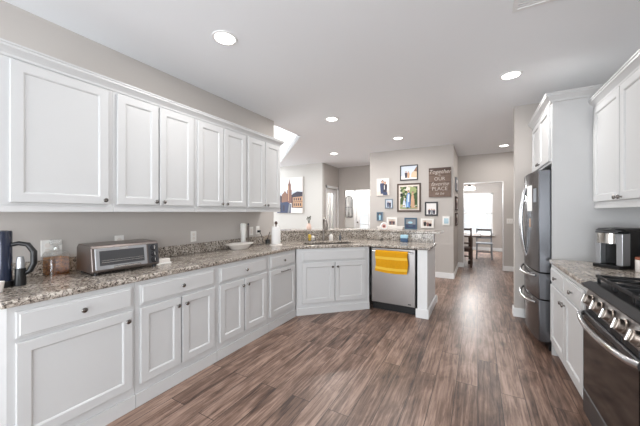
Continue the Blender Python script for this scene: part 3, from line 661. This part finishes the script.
# range: local x from its left side (far) to right (near), front at -y
t = thing('gas_range', (.60, 2.398, 0), 'black and stainless gas range with five chrome knobs', 'range', R(-90))
RW = .762
B().box(.003, RW - .003, .04, .63, .09, .90).build('body', 'black', t)
b = B(); b.loft([[(x, y, z) for y, z in ((.039, .775), (-.008, .775), (-.012, .785), (.02, .885), (.039, .889))] for x in (.002, RW - .002)]); b.build('control_panel', 'steel', t)
b = B(); b.loft([[(x, y, z) for y, z in ((.0, .889), (-.018, .893), (-.016, .902), (.03, .9205), (.60, .921), (.60, .905))] for x in (0, RW)]); b.build('cooktop', 'enamel', t, bevel=.003)
b = B(); b.loft([[(x, y, z) for y, z in ((.0, .9015), (-.02, .8955), (-.021, .9035), (.022, .922), (.03, .9235), (.03, .918))] for x in (0, RW)]); b.build('front_trim', 'steelk', t)
for k in range(5):
    x = .112 + k * .147; p = Vector((x, -.0015, .822)); rot = Matrix.Translation(p) @ Matrix.Rotation(R(-18), 4, 'X')
    b = B(); b.xf = rot; b.lathe([(.036, -.002), (.036, .007), (.030, .010), (.028, .027), (.024, .031), (0, .031)], (0, 0, 0), 24, '-y'); kn = b.build('knob', 'warmk', t, True)
    b = B(); b.xf = rot; b.box(-.0065, .0065, -.044, -.0312, -.027, .027); b.build('knob_grip', 'chrome', kn, bevel=.003)
# louvred vent strip below the panel
b = B(); b.box(.01, RW - .01, .0, .039, .735, .774); b.build('vent_strip', 'black', t)
for k in range(4):
    b = B()
    for j in range(4): b.box(.055 + k * .17, .18 + k * .17, -.0025, -.0002, .742 + j * .007, .745 + j * .007)
    b.box(.05 + k * .17, .055 + k * .17, -.0028, -.0002, .741, .767); b.box(.18 + k * .17, .185 + k * .17, -.0028, -.0002, .741, .767)
    b.build('vent_louvre', 'steeld', t)
dr = B().ring_panel(.004, RW - .004, .245, .732, [(0, .039), (0, -.006), (.004, -.012)]).build('oven_door', 'steeld', t)
B().ring_panel(.03, RW - .03, .25, .70, [(0, -.0122), (0, -.0145), (.002, -.0155)]).build('oven_window', 'blackg', dr)
pts = []
for i in range(21):
    u = i / 20; pts.append((.02 + (RW - .04) * u, -.016 - .062 * math.sin(math.pi * u) ** .55, .722))
B().tube(pts, .0135, 12, ry=.016).build('handle', 'steelh', dr, True)
dr2 = B().ring_panel(.004, RW - .004, .09, .238, [(0, .039), (0, -.006), (.004, -.012)]).build('drawer', 'steeld', t)
B().box(.02, RW - .02, .06, .075, 0, .09).build('kick_plate', 'black', t)
for k in range(3):
    x0 = .02 + k * .242; x1 = x0 + .238; b = B(); zt = .968
    def bar(ax, ay, bx, by, w=.0055, z0=zt - .016, z1=zt):
        d_ = Vector((bx - ax, by - ay)); n_ = Vector((-d_.y, d_.x)).normalized() * w
        b.loft([[(ax + n_.x, ay + n_.y, z0), (ax - n_.x, ay - n_.y, z0), (ax - n_.x, ay - n_.y, z1), (ax + n_.x, ay + n_.y, z1)], [(bx + n_.x, by + n_.y, z0), (bx - n_.x, by - n_.y, z0), (bx - n_.x, by - n_.y, z1), (bx + n_.x, by + n_.y, z1)]])
    for y in (.05, .58): bar(x0, y, x1, y)
    for x in (x0 + .006, x1 - .006): bar(x, .05, x, .58)
    bar((x0 + x1) / 2, .05, (x0 + x1) / 2, .58); bar(x0, .3325, x1, .3325)
    for cy in (.21, .455):
        cx = (x0 + x1) / 2
        for sx in (-1, 1):
            for sy in (-1, 1): bar(cx + sx * .03, cy + sy * .03, cx + sx * .107, cy + sy * .115)
    for x in (x0 + .01, x1 - .01):
        for y in (.056, .3325, .575): b.box(x - .007, x + .007, y - .007, y + .007, .9215, zt)
    b.build('grate', 'iron', t)
    for cy in ((.21, .455) if k != 1 else (.3325,)):
        B().lathe([(.05, .9212), (.05, .928), (.038, .932), (.038, .941), (.034, .944), (0, .944)], ((x0 + x1) / 2, cy, 0), 20).build('burner', 'iron', t, True)

# coffee maker, turned toward the room
t = thing('coffee_maker', (.85, 3.15, ZC), 'black and silver single-serve coffee maker on the right counter', 'coffee maker', R(-45))
KW = .178
b = B(); b.prism([(0, .085), (KW, .085), (KW, .255), (KW - .02, .27), (.02, .27), (0, .255)], .0, .292); b.build('body', 'black', t, bevel=.006)
b = B(); b.prism([(.0, -.028), (.006, -.04), (KW - .006, -.04), (KW, -.028), (KW, .084), (0, .084)], 0, .026); b.build('drip_tray', 'black', t, bevel=.003)
b = B(); b.box(.0, .036, .0, .0848, .0265, .20); b.build('side_column', 'silver', t, bevel=.003)
b = B(); b.box(.138, KW, -.005, .0848, .0265, .275); b.build('side_column', 'silver', t, bevel=.004)
b = B(); arc = [(.068 - .068 * math.cos(R(a)), .02 - .045 * math.sin(R(a))) for a in range(0, 181, 15)]; b.prism(arc + [(.137, .0845), (.0, .0845)], .195, .275); b.build('brew_head', 'chrome', t, True, ang=30)
b = B(); b.box(.0365, .1375, .06, .0848, .03, .19); b.build('recess_panel', 'black', t)
arc2 = [(KW / 2 - (KW / 2 + .004) * math.cos(R(a)), .02 - .05 * math.sin(R(a))) for a in range(0, 181, 15)]
b = B(); b.loft([[(x, y, .2925) for x, y in arc2 + [(KW + .004, .25), (-.004, .25)]], [(x, y, .302) for x, y in arc2 + [(KW + .004, .25), (-.004, .25)]], [(KW / 2 + (x - KW / 2) * .85, .1 + (y - .1) * .85, .316) for x, y in arc2 + [(KW + .004, .25), (-.004, .25)]]]); b.build('lid', 'black', t, bevel=.002)
b = B(); b.tube([(.02, -.028, .285), (KW - .02, -.028, .285)], .007, 8); b.build('handle', 'steeld', t, True)
t = thing('canister', (1.08, 2.985, ZC), 'white canister with a red-brown lid beside the coffee maker', 'canister')
B().lathe([(.05, 0), (.052, .006), (.052, .085), (.049, .09)], seg=24).build('jar', 'ceram', t, True)
B().lathe([(.0525, .0905), (.0535, .1), (.05, .108), (0, .109)], seg=24).build('lid', 'rwood', t, True)

# ------------------------------------------------------------------ pictures on the photo wall
def picture(name, x0, x1, z0, z1, fm, fw, label, cat, art, mt=0, Y=6.2895, dep=.022, group=None, matm='lframe', bg_='p_white'):
    """art: list of (material, polygon in 0..1 coordinates)"""
    t = thing(name, ((x0 + x1) / 2, Y, (z0 + z1) / 2), label, cat, 0, group)
    W, Hh = (x1 - x0) / 2, (z1 - z0) / 2
    if fw:
        b = B(); rc_ = lambda i, y: [(-W + i, y, -Hh + i), (W - i, y, -Hh + i), (W - i, y, Hh - i), (-W + i, y, Hh - i)]
        b.loft([rc_(0, 0), rc_(0, -dep + .003), rc_(.003, -dep), rc_(fw - .003, -dep), rc_(fw, -dep + .004), rc_(fw, 0)], closed=True); b.build('frame', fm, t)
    y0 = -dep + .01 if fw else -dep
    b = B(); b.box(-W + fw + .0003, W - fw - .0003, y0, -.0005, -Hh + fw + .0003, Hh - fw - .0003); ms = [matm if mt else bg_]
    a0, a1, c0, c1 = -W + fw + mt, W - fw - mt, -Hh + fw + mt, Hh - fw - mt
    lay = [(bg_, [(0, 0), (1, 0), (1, 1), (0, 1)])] if mt else []
    for k, (m_, pl) in enumerate(lay + art):
        if m_ not in ms: ms.append(m_)
        b.mi = ms.index(m_); yy = y0 - .0006 - .00025 * k
        P = [(a0 + (a1 - a0) * min(1, max(0, u)), c0 + (c1 - c0) * min(1, max(0, v))) for u, v in pl]; n = len(P)
        b.add([(x, yy, z) for x, z in P] + [(x, y0, z) for x, z in P], [tuple(range(n))] + [(i, (i + 1) % n, n + (i + 1) % n, n + i) for i in range(n)])
    b.build('print', ms, t)
    if fw and name == 'framed_photo':
        pass
    return t
def ell(cx, cy, rx, ry, n=12): return [(cx + rx * math.cos(2 * math.pi * i / n), cy + ry * math.sin(2 * math.pi * i / n)) for i in range(n)]
def person(cx, top, h, w, shirt, skin='p_skin', hair='p_brown', bottom=None):
    hd = h * .13; out = [(shirt, [(cx - w * .3, top - h), (cx + w * .3, top - h), (cx + w * .42, top - h * .35), (cx + w * .36, top - hd * 1.7), (cx - w * .36, top - hd * 1.7), (cx - w * .42, top - h * .35)])]
    if bottom: out.append((bottom, [(cx - w * .34, top - h), (cx + w * .34, top - h), (cx + w * .36, top - h * .5), (cx - w * .36, top - h * .5)]))
    return out + [(hair, ell(cx, top - hd * .85, w * .22, hd * .85)), (skin, ell(cx, top - hd * 1.05, w * .16, hd * .65))]
picture('canvas_photo', -2.03, -1.745, 1.735, 2.125, None, 0, 'white canvas of an embracing couple, leftmost large picture on the photo wall', 'picture',
        [('p_cream', [(0, 0), (1, 0), (1, .3), (0, .25)])] + person(.48, .9, .8, .5, 'p_navy', hair='p_dark') + person(.68, .82, .75, .42, 'p_dark', hair='p_brown') + [('p_navy', [(.5, .02), (.9, .02), (.85, .2), (.55, .2)]), ('p_white', [(.6, .35), (.66, .35), (.66, .6), (.6, .6)])])
picture('framed_photo', -1.50, -1.12, 2.052, 2.385, 'bframe', .022, 'black framed beach photo, topmost on the photo wall', 'picture',
        [('p_white', [(0, 0), (1, 0), (1, .32), (0, .28)]), ('p_sand', [(.62, .15), (1, .1), (1, .9), (.8, .6), (.68, .5)]), ('p_brown', [(.8, .6), (1, .55), (1, .95)])] + person(.32, .62, .5, .2, 'p_dark') + person(.47, .6, .5, .2, 'p_tan'), bg_='p_sky')
picture('framed_portrait', -1.565, -1.06, 1.365, 1.985, 'fwood', .034, 'largest picture, a dark wood framed painting of figures among greenery', 'picture',
        [(rng.choice(['p_lgreen', 'p_cream', 'p_green', 'p_black', 'leaf']), ell(rng.random(), rng.uniform(.35, 1), rng.uniform(.03, .08), rng.uniform(.02, .06), 7)) for _ in range(70)] + [('p_lgreen', [(.1, .75), (.25, .72), (.3, .85), (.2, .9)]), ('p_lgreen', [(.55, .75), (.7, .6), (.95, .75), (.9, .95), (.6, 1)]), ('p_cream', [(.3, .82), (.55, .78), (.6, .95), (.4, 1)]), ('p_lgreen', [(0, 0), (1, 0), (1, .16), (0, .2)])]
        + [('p_blue', [(.34, .04), (.60, .04), (.60, .3), (.57, .66), (.52, .72), (.46, .72), (.40, .62), (.36, .3)]), ('p_lblue', [(.40, .08), (.45, .08), (.47, .6), (.44, .6)]), ('p_navy', [(.54, .1), (.57, .1), (.56, .55), (.53, .55)]), ('p_skin', ell(.49, .765, .05, .05)), ('p_brown', ell(.485, .80, .055, .035)),
             ('p_tan', [(.62, .04), (.86, .04), (.82, .4), (.80, .6), (.74, .66), (.68, .64), (.64, .4)]), ('p_skin', [(.66, .3), (.70, .3), (.72, .55), (.68, .55)]), ('p_skin', ell(.74, .71, .05, .045)), ('p_brown', ell(.745, .74, .055, .035)),
             ('p_sky', [(.14, .06), (.36, .06), (.32, .3), (.26, .42), (.2, .36)]), ('p_cream', [(.2, .1), (.26, .1), (.26, .3), (.23, .3)]), ('p_cream', ell(.26, .45, .045, .04))] +
        [(rng.choice(['p_lgreen', 'p_cream', 'p_green', 'p_tan']), ell(rng.random(), rng.uniform(0, .14), rng.uniform(.03, .07), rng.uniform(.015, .035), 7)) for _ in range(18)] +
        [('p_tan', [(.68, .02), (.82, .02), (.85, .35), (.66, .35)]), ('p_green', ell(.12, .42, .1, .1)), ('p_green', ell(.9, .5, .09, .12)), ('p_sky', [(.46, .3), (.54, .3), (.55, .65), (.47, .65)])], mt=.035, bg_='p_green', matm='p_cream')
g = 'small blue-grey framed pictures'
picture('framed_photo', -1.84, -1.66, 1.44, 1.655, 'gframe', .022, 'small blue-grey framed picture just left of the large portrait', 'picture', person(.35, .85, .8, .4, 'p_navy') + person(.68, .8, .8, .4, 'p_dark'), group=g, bg_='p_sky')
picture('framed_photo', -2.035, -1.885, 1.158, 1.362, 'gframe', .02, 'small blue-grey framed picture lowest and farthest left on the photo wall', 'picture', person(.5, .85, .85, .5, 'p_lblue', hair='p_tan'), group=g, bg_='p_teal')
picture('framed_photo', -.98, -.725, 1.28, 1.575, 'bframe', .03, 'black framed photo right of the large portrait, below the wooden sign', 'picture', person(.3, .5, .48, .3, 'p_dark') + person(.55, .5, .5, .3, 'p_grey') + person(.78, .48, .45, .3, 'p_dark'), bg_='p_white')
g = 'white framed photos low on the photo wall'
picture('framed_photo', -1.80, -1.56, 1.03, 1.235, 'lframe', .035, 'white framed photo of a group, left of the blue picture above the bar', 'picture', person(.25, .8, .75, .3, 'p_dark') + person(.5, .85, .8, .3, 'p_rust') + person(.75, .78, .7, .3, 'p_dark'), group=g, bg_='p_cream')
picture('framed_photo', -1.06, -.80, 1.02, 1.22, 'lframe', .035, 'white framed photo of dark figures, right of the blue picture above the bar', 'picture', person(.25, .9, .85, .36, 'p_black') + person(.55, .7, .7, .36, 'p_rust') + person(.8, .6, .6, .36, 'p_black'), group=g, bg_='p_cream')
picture('framed_photo', -1.405, -1.14, .98, 1.235, 'p_teal', .03, 'blue square framed picture low in the middle, below the large portrait', 'picture', [('p_navy', [(0, 0), (1, 0), (1, .4), (0, .45)]), ('p_lblue', ell(.45, .62, .25, .13)), ('p_teal', ell(.5, .25, .25, .1))], bg_='p_grey')
# wooden sign
t = picture('wood_sign', -.90, -.475, 1.672, 2.278, None, 0, 'weathered brown wooden sign with pale lettering on the photo wall', 'sign', [('dwood', [(0, .88), (1, .88), (1, 1), (0, 1)]), ('dwood', [(0, .74), (1, .76), (1, .775), (0, .755)]), ('dwood', [(0, .5), (1, .5), (1, .515), (0, .515)]), ('dwood', [(0, .25), (1, .25), (1, .265), (0, .265)])], bg_='signw', dep=.03)
def word(txt, size, z, sh):
    b = B(); v, f = text_mesh(txt, size, Matrix.Translation((0, -.0325, z)) @ Matrix.Rotation(R(90), 4, 'X'), sh); b.add(v, f); b.build('lettering', 'letter', t)
word('Together', .115, .22, .35); word('IS', .05, .145, 0); word('OUR', .10, .07, 0); word('favorite', .11, -.035, .35); word('PLACE', .105, -.135, 0); word('to be', .08, -.23, .3)
t = thing('thermostat', (-.565, 6.2895, 1.178), 'white thermostat with a pale blue screen near the hallway corner', 'thermostat')
B().ring_panel(-.068, .068, -.092, .092, [(0, 0), (0, -.018), (.006, -.024)]).build('case', 'wplast', t)
B().box(-.04, .045, -.0262, -.0242, -.055, .055).build('screen', 'screen', t)
# hallway pictures, seen almost edge-on
def hallpic(y0, y1, z0, z1, label, fm):
    t = picture('hallway_picture', y0, y1, z0, z1, fm, .03, label, 'picture', person(.4, .8, .75, .3, 'p_dark') + person(.65, .75, .7, .3, 'p_rust'), dep=.03, group='pictures on the hallway side wall')
    t.location = (-.4295, (y0 + y1) / 2, (z0 + z1) / 2); t.rotation_euler = (0, 0, R(90))
hallpic(6.72, 7.3, 1.83, 2.12, 'highest picture on the hallway side wall', 'p_grey')
hallpic(6.72, 7.3, 1.40, 1.70, 'dark middle picture on the hallway side wall', 'dwood')
hallpic(6.72, 7.3, 1.06, 1.34, 'lowest dark picture on the hallway side wall', 'dwood')
plate_ = thing('switch_plate', (.64, 7.7495, 1.15), 'small white light switch on the wall right of the dining opening', 'wall plate')
B().box(-.06, .06, -.006, 0, -.0575, .0575).build('plate', 'wplast', plate_, bevel=.002)
for x in (-.023, .023): B().box(x - .016, x + .016, -.009, -.0062, -.034, .034).build('rocker', 'ceram', plate_)
# city canvas on the family room wall
picture('city_canvas', -5.35, -4.43, 1.33, 2.385, None, 0, 'large canvas of a city with a tall brown tower on the pale far wall', 'picture',
        [('p_sky', [(0, .5), (1, .55), (1, .62), (0, .58)]), ('p_dark', [(.0, .28), (.22, .28), (.22, .46), (.1, .52), (0, .48)]), ('p_brown', [(.18, .30), (.44, .30), (.44, .50), (.36, .58), (.31, .64), (.26, .58), (.18, .52)]),
         ('p_rust', [(.40, .28), (.58, .28), (.58, .64), (.55, .66), (.55, .80), (.52, .84), (.49, .97), (.46, .84), (.43, .80), (.43, .66), (.40, .64)]), ('p_tan', [(.44, .34), (.47, .34), (.47, .78), (.44, .78)]), ('p_brown', [(.51, .34), (.53, .34), (.53, .78), (.51, .78)]),
         ('p_dark', [(.58, .14), (1, .14), (1, .58), (.80, .60), (.62, .54), (.58, .5)]), ('p_tan', [(.62, .16), (1, .16), (1, .46), (.62, .44)]), ('p_brown', [(.62, .30), (1, .31), (1, .33), (.62, .32)])]
        + [('p_dark', [(x, z), (x + .04, z), (x + .04, z + .07), (x, z + .07)]) for x in (.66, .74, .82, .90) for z in (.20, .35)]
        + [('p_navy', [(.0, 0), (.54, 0), (.56, .24), (.40, .32), (.2, .30), (0, .34)]), ('p_grey', [(.42, .0), (.50, .0), (.54, .24), (.48, .26)]), ('p_white', [(.54, 0), (1, 0), (1, .13), (.58, .15)]), ('p_dark', [(.1, .06), (.16, .06), (.16, .22), (.1, .22)]), ('p_dark', [(.24, .06), (.3, .06), (.3, .22), (.24, .22)])], Y=6.8695, dep=.035)
# arched mirror
t = thing('arched_mirror', (-4.0, 9.1995, 1.55), 'arched dark framed mirror on the pale wall beyond the entry', 'mirror')
arch = lambda r, z0, zc: [(-r, z0), (r, z0)] + [(r * math.cos(R(a)), zc + r * math.sin(R(a))) for a in range(0, 181, 15)]
b = B(); o1, i1 = arch(.14, -.385, .245), arch(.115, -.36, .245)
b.loft([[(x, 0, z) for x, z in o1], [(x, -.02, z) for x, z in o1], [(x, -.02, z) for x, z in i1], [(x, 0, z) for x, z in i1]], closed=True)
b.box(-.115, .115, -.016, -.008, -.03, -.018); b.box(-.006, .006, -.016, -.008, -.36, .36); b.build('frame', 'bframe', t)
B().loft([[(x, -.001, z) for x, z in i1], [(x, -.007, z) for x, z in i1]]).build('glass', 'mirror', t)

# ------------------------------------------------------------------ ceiling fixtures
def can(x, y, label, pw=8):
    t = thing('recessed_light', (x, y, H), label, 'ceiling light', 0, 'recessed ceiling lights')
    b = B(); k = 28; rg = lambda r, z: [(r * math.cos(2 * math.pi * i / k), r * math.sin(2 * math.pi * i / k), z) for i in range(k)]
    b.loft([rg(.098, -.0003), rg(.095, -.006), rg(.078, -.008), rg(.075, -.0003)], closed=True); b.build('trim_ring', 'white', t, True)
    B().lathe([(0, -.0005), (.0745, -.0005), (.0745, -.004), (0, -.0045)], seg=28).build('lens', 'lamp', t)
    d = bpy.data.lights.new('bulb', 'AREA'); d.shape = 'DISK'; d.size = .14; d.energy = pw; d.color = (1, .98, .955)
    l = bpy.data.objects.new('bulb', d); C.objects.link(l); l.parent = t; l.location = (0, 0, -.012)
can(-1.747, 1.564, 'recessed ceiling light nearest the viewer, above the left counter')
can(.291, 3.401, 'recessed ceiling light in front of the refrigerator cabinet', 11)
can(-1.885, 3.706, 'recessed ceiling light above the corner sink', 17)
can(-1.297, 5.262, 'recessed ceiling light just in front of the photo wall', 15)
can(-2.955, 5.915, 'recessed ceiling light toward the family room, left of the photo wall', 18)
can(.473, 6.936, 'recessed ceiling light in the hallway, farthest of all', 12)
t = thing('air_vent', (.36, 2.18, H), 'white ceiling air vent at the top edge of the view', 'vent')
b = B(); rc_ = lambda i, z: [(-.155 + i, -.155 + i, z), (.155 - i, -.155 + i, z), (.155 - i, .155 - i, z), (-.155 + i, .155 - i, z)]
b.loft([rc_(0, -.0003), rc_(.002, -.008), rc_(.028, -.01), rc_(.03, -.0003)], closed=True); b.build('frame', 'white', t)
b = B()
for k in range(9): y = -.11 + k * .0275; b.box(-.124, .124, y - .008, y + .008, -.007, -.004)
b.build('slats', 'white', t)

# ------------------------------------------------------------------ dining room beyond
t = thing('dining_table', (-.85, 8.62, 0), 'dark wooden dining table seen through the hallway opening', 'table')
B().box(-.95, .93, -.48, .48, .715, .755).build('tabletop', 'dwood', t, bevel=.006)
for x in (-.68, .68):
    b = B(); b.box(x - .05, x + .05, -.055, .055, .09, .66); b.box(x - .05, x + .05, -.36, .36, .0, .09); b.box(x - .045, x + .045, -.40, .40, .655, .714)
    for s_ in (-1, 1): b.loft([[(x - .035, s_ * .05, .38), (x + .035, s_ * .05, .38), (x + .035, s_ * .05, .47), (x - .035, s_ * .05, .47)], [(x - .035, s_ * .30, .655), (x + .035, s_ * .30, .655), (x + .035, s_ * .37, .655), (x - .035, s_ * .37, .655)]])
    b.build('leg', 'dwood', t, bevel=.004)
B().box(-.629, .629, -.03, .03, .28, .36).build('stretcher', 'dwood', t)
def chair(x, y, rz, label, m='dwood', top=.96):
    t = thing('dining_chair', (x, y, 0), label, 'chair', R(rz), 'dark dining chairs')
    B().box(-.21, .21, -.21, .21, .44, .468).build('seat', m, t, bevel=.006)
    for sx in (-1, 1):
        B().loft([[(sx * .19 - .018, -.19 - .018, .0), (sx * .19 + .018, -.19 - .018, 0), (sx * .19 + .018, -.19 + .018, 0), (sx * .19 - .018, -.19 + .018, 0)], [(sx * .18 - .02, -.18 - .02, .439), (sx * .18 + .02, -.18 - .02, .439), (sx * .18 + .02, -.18 + .02, .439), (sx * .18 - .02, -.18 + .02, .439)]]).build('leg', m, t)
        B().tube([(sx * .19, .24, 0), (sx * .185, .20, .44), (sx * .185, .215, .6), (sx * .185, .245, top + .01)], .018, 8).build('leg', m, t, True)
    B().box(-.168, .168, -.0 + .236, .262, top - .05, top).build('back_rail', 'dwood', t, bevel=.004)
    B().box(-.168, .168, .205, .225, .57, .61).build('back_rail', m, t, bevel=.004)
    B().box(-.17, .17, -.185, -.165, .2, .23).build('stretcher', m, t)
chair(-.33, 8.02, 180, 'dark dining chair at the near side of the table')
chair(.16, 9.45, 0, 'pale dining chair with a dark top rail beyond the table', 'p_grey', .85)
t = thing('added_entry_light', (-3.75, 8.6, H), 'added round flush ceiling light, out of view, brightening the entry', 'ceiling light')  # added lamp, unseen, makes the entry bright
B().lathe([(0, -.0005), (.15, -.0005), (.15, -.03), (.0, -.03)], seg=28).build('base', 'nickel', t, True)
B().lathe([(.14, -.0305), (.135, -.06), (.09, -.085), (0, -.092)], seg=28).build('lamp_shade', 'shade', t, True)
d = bpy.data.lights.new('bulb', 'POINT'); d.energy = 50; d.shadow_soft_size = .1; l = bpy.data.objects.new('bulb', d); C.objects.link(l); l.parent = t; l.location = (0, 0, -.2)
t = thing('chandelier', (-.22, 9.8, 2.74), 'glowing multi-shade chandelier hanging in the dining room', 'chandelier')
b = B(); b.lathe([(.06, 0), (.055, -.025), (.008, -.03), (.008, -.52), (.03, -.54), (.03, -.60), (0, -.62)], seg=16); b.build('stem', 'nickel', t, True)
for k in range(5):
    a = 2 * math.pi * k / 5 + .3; cx, cy = .115 * math.cos(a), .115 * math.sin(a)
    B().tube([(0, 0, -.57), (cx * .6, cy * .6, -.62), (cx, cy, -.585)], .007, 8).build('arm', 'nickel', t, True)
    B().lathe([(.02, -.585), (.03, -.60), (.045, -.65), (.052, -.69), (.049, -.69), (.04, -.64), (.02, -.60), (0, -.59)], (cx, cy, 0), 18).build('lamp_shade', 'shade', t, True)
d = bpy.data.lights.new('bulb', 'POINT'); d.energy = 75; d.shadow_soft_size = .2; l = bpy.data.objects.new('bulb', d); C.objects.link(l); l.parent = t; l.location = (0, 0, -.85)
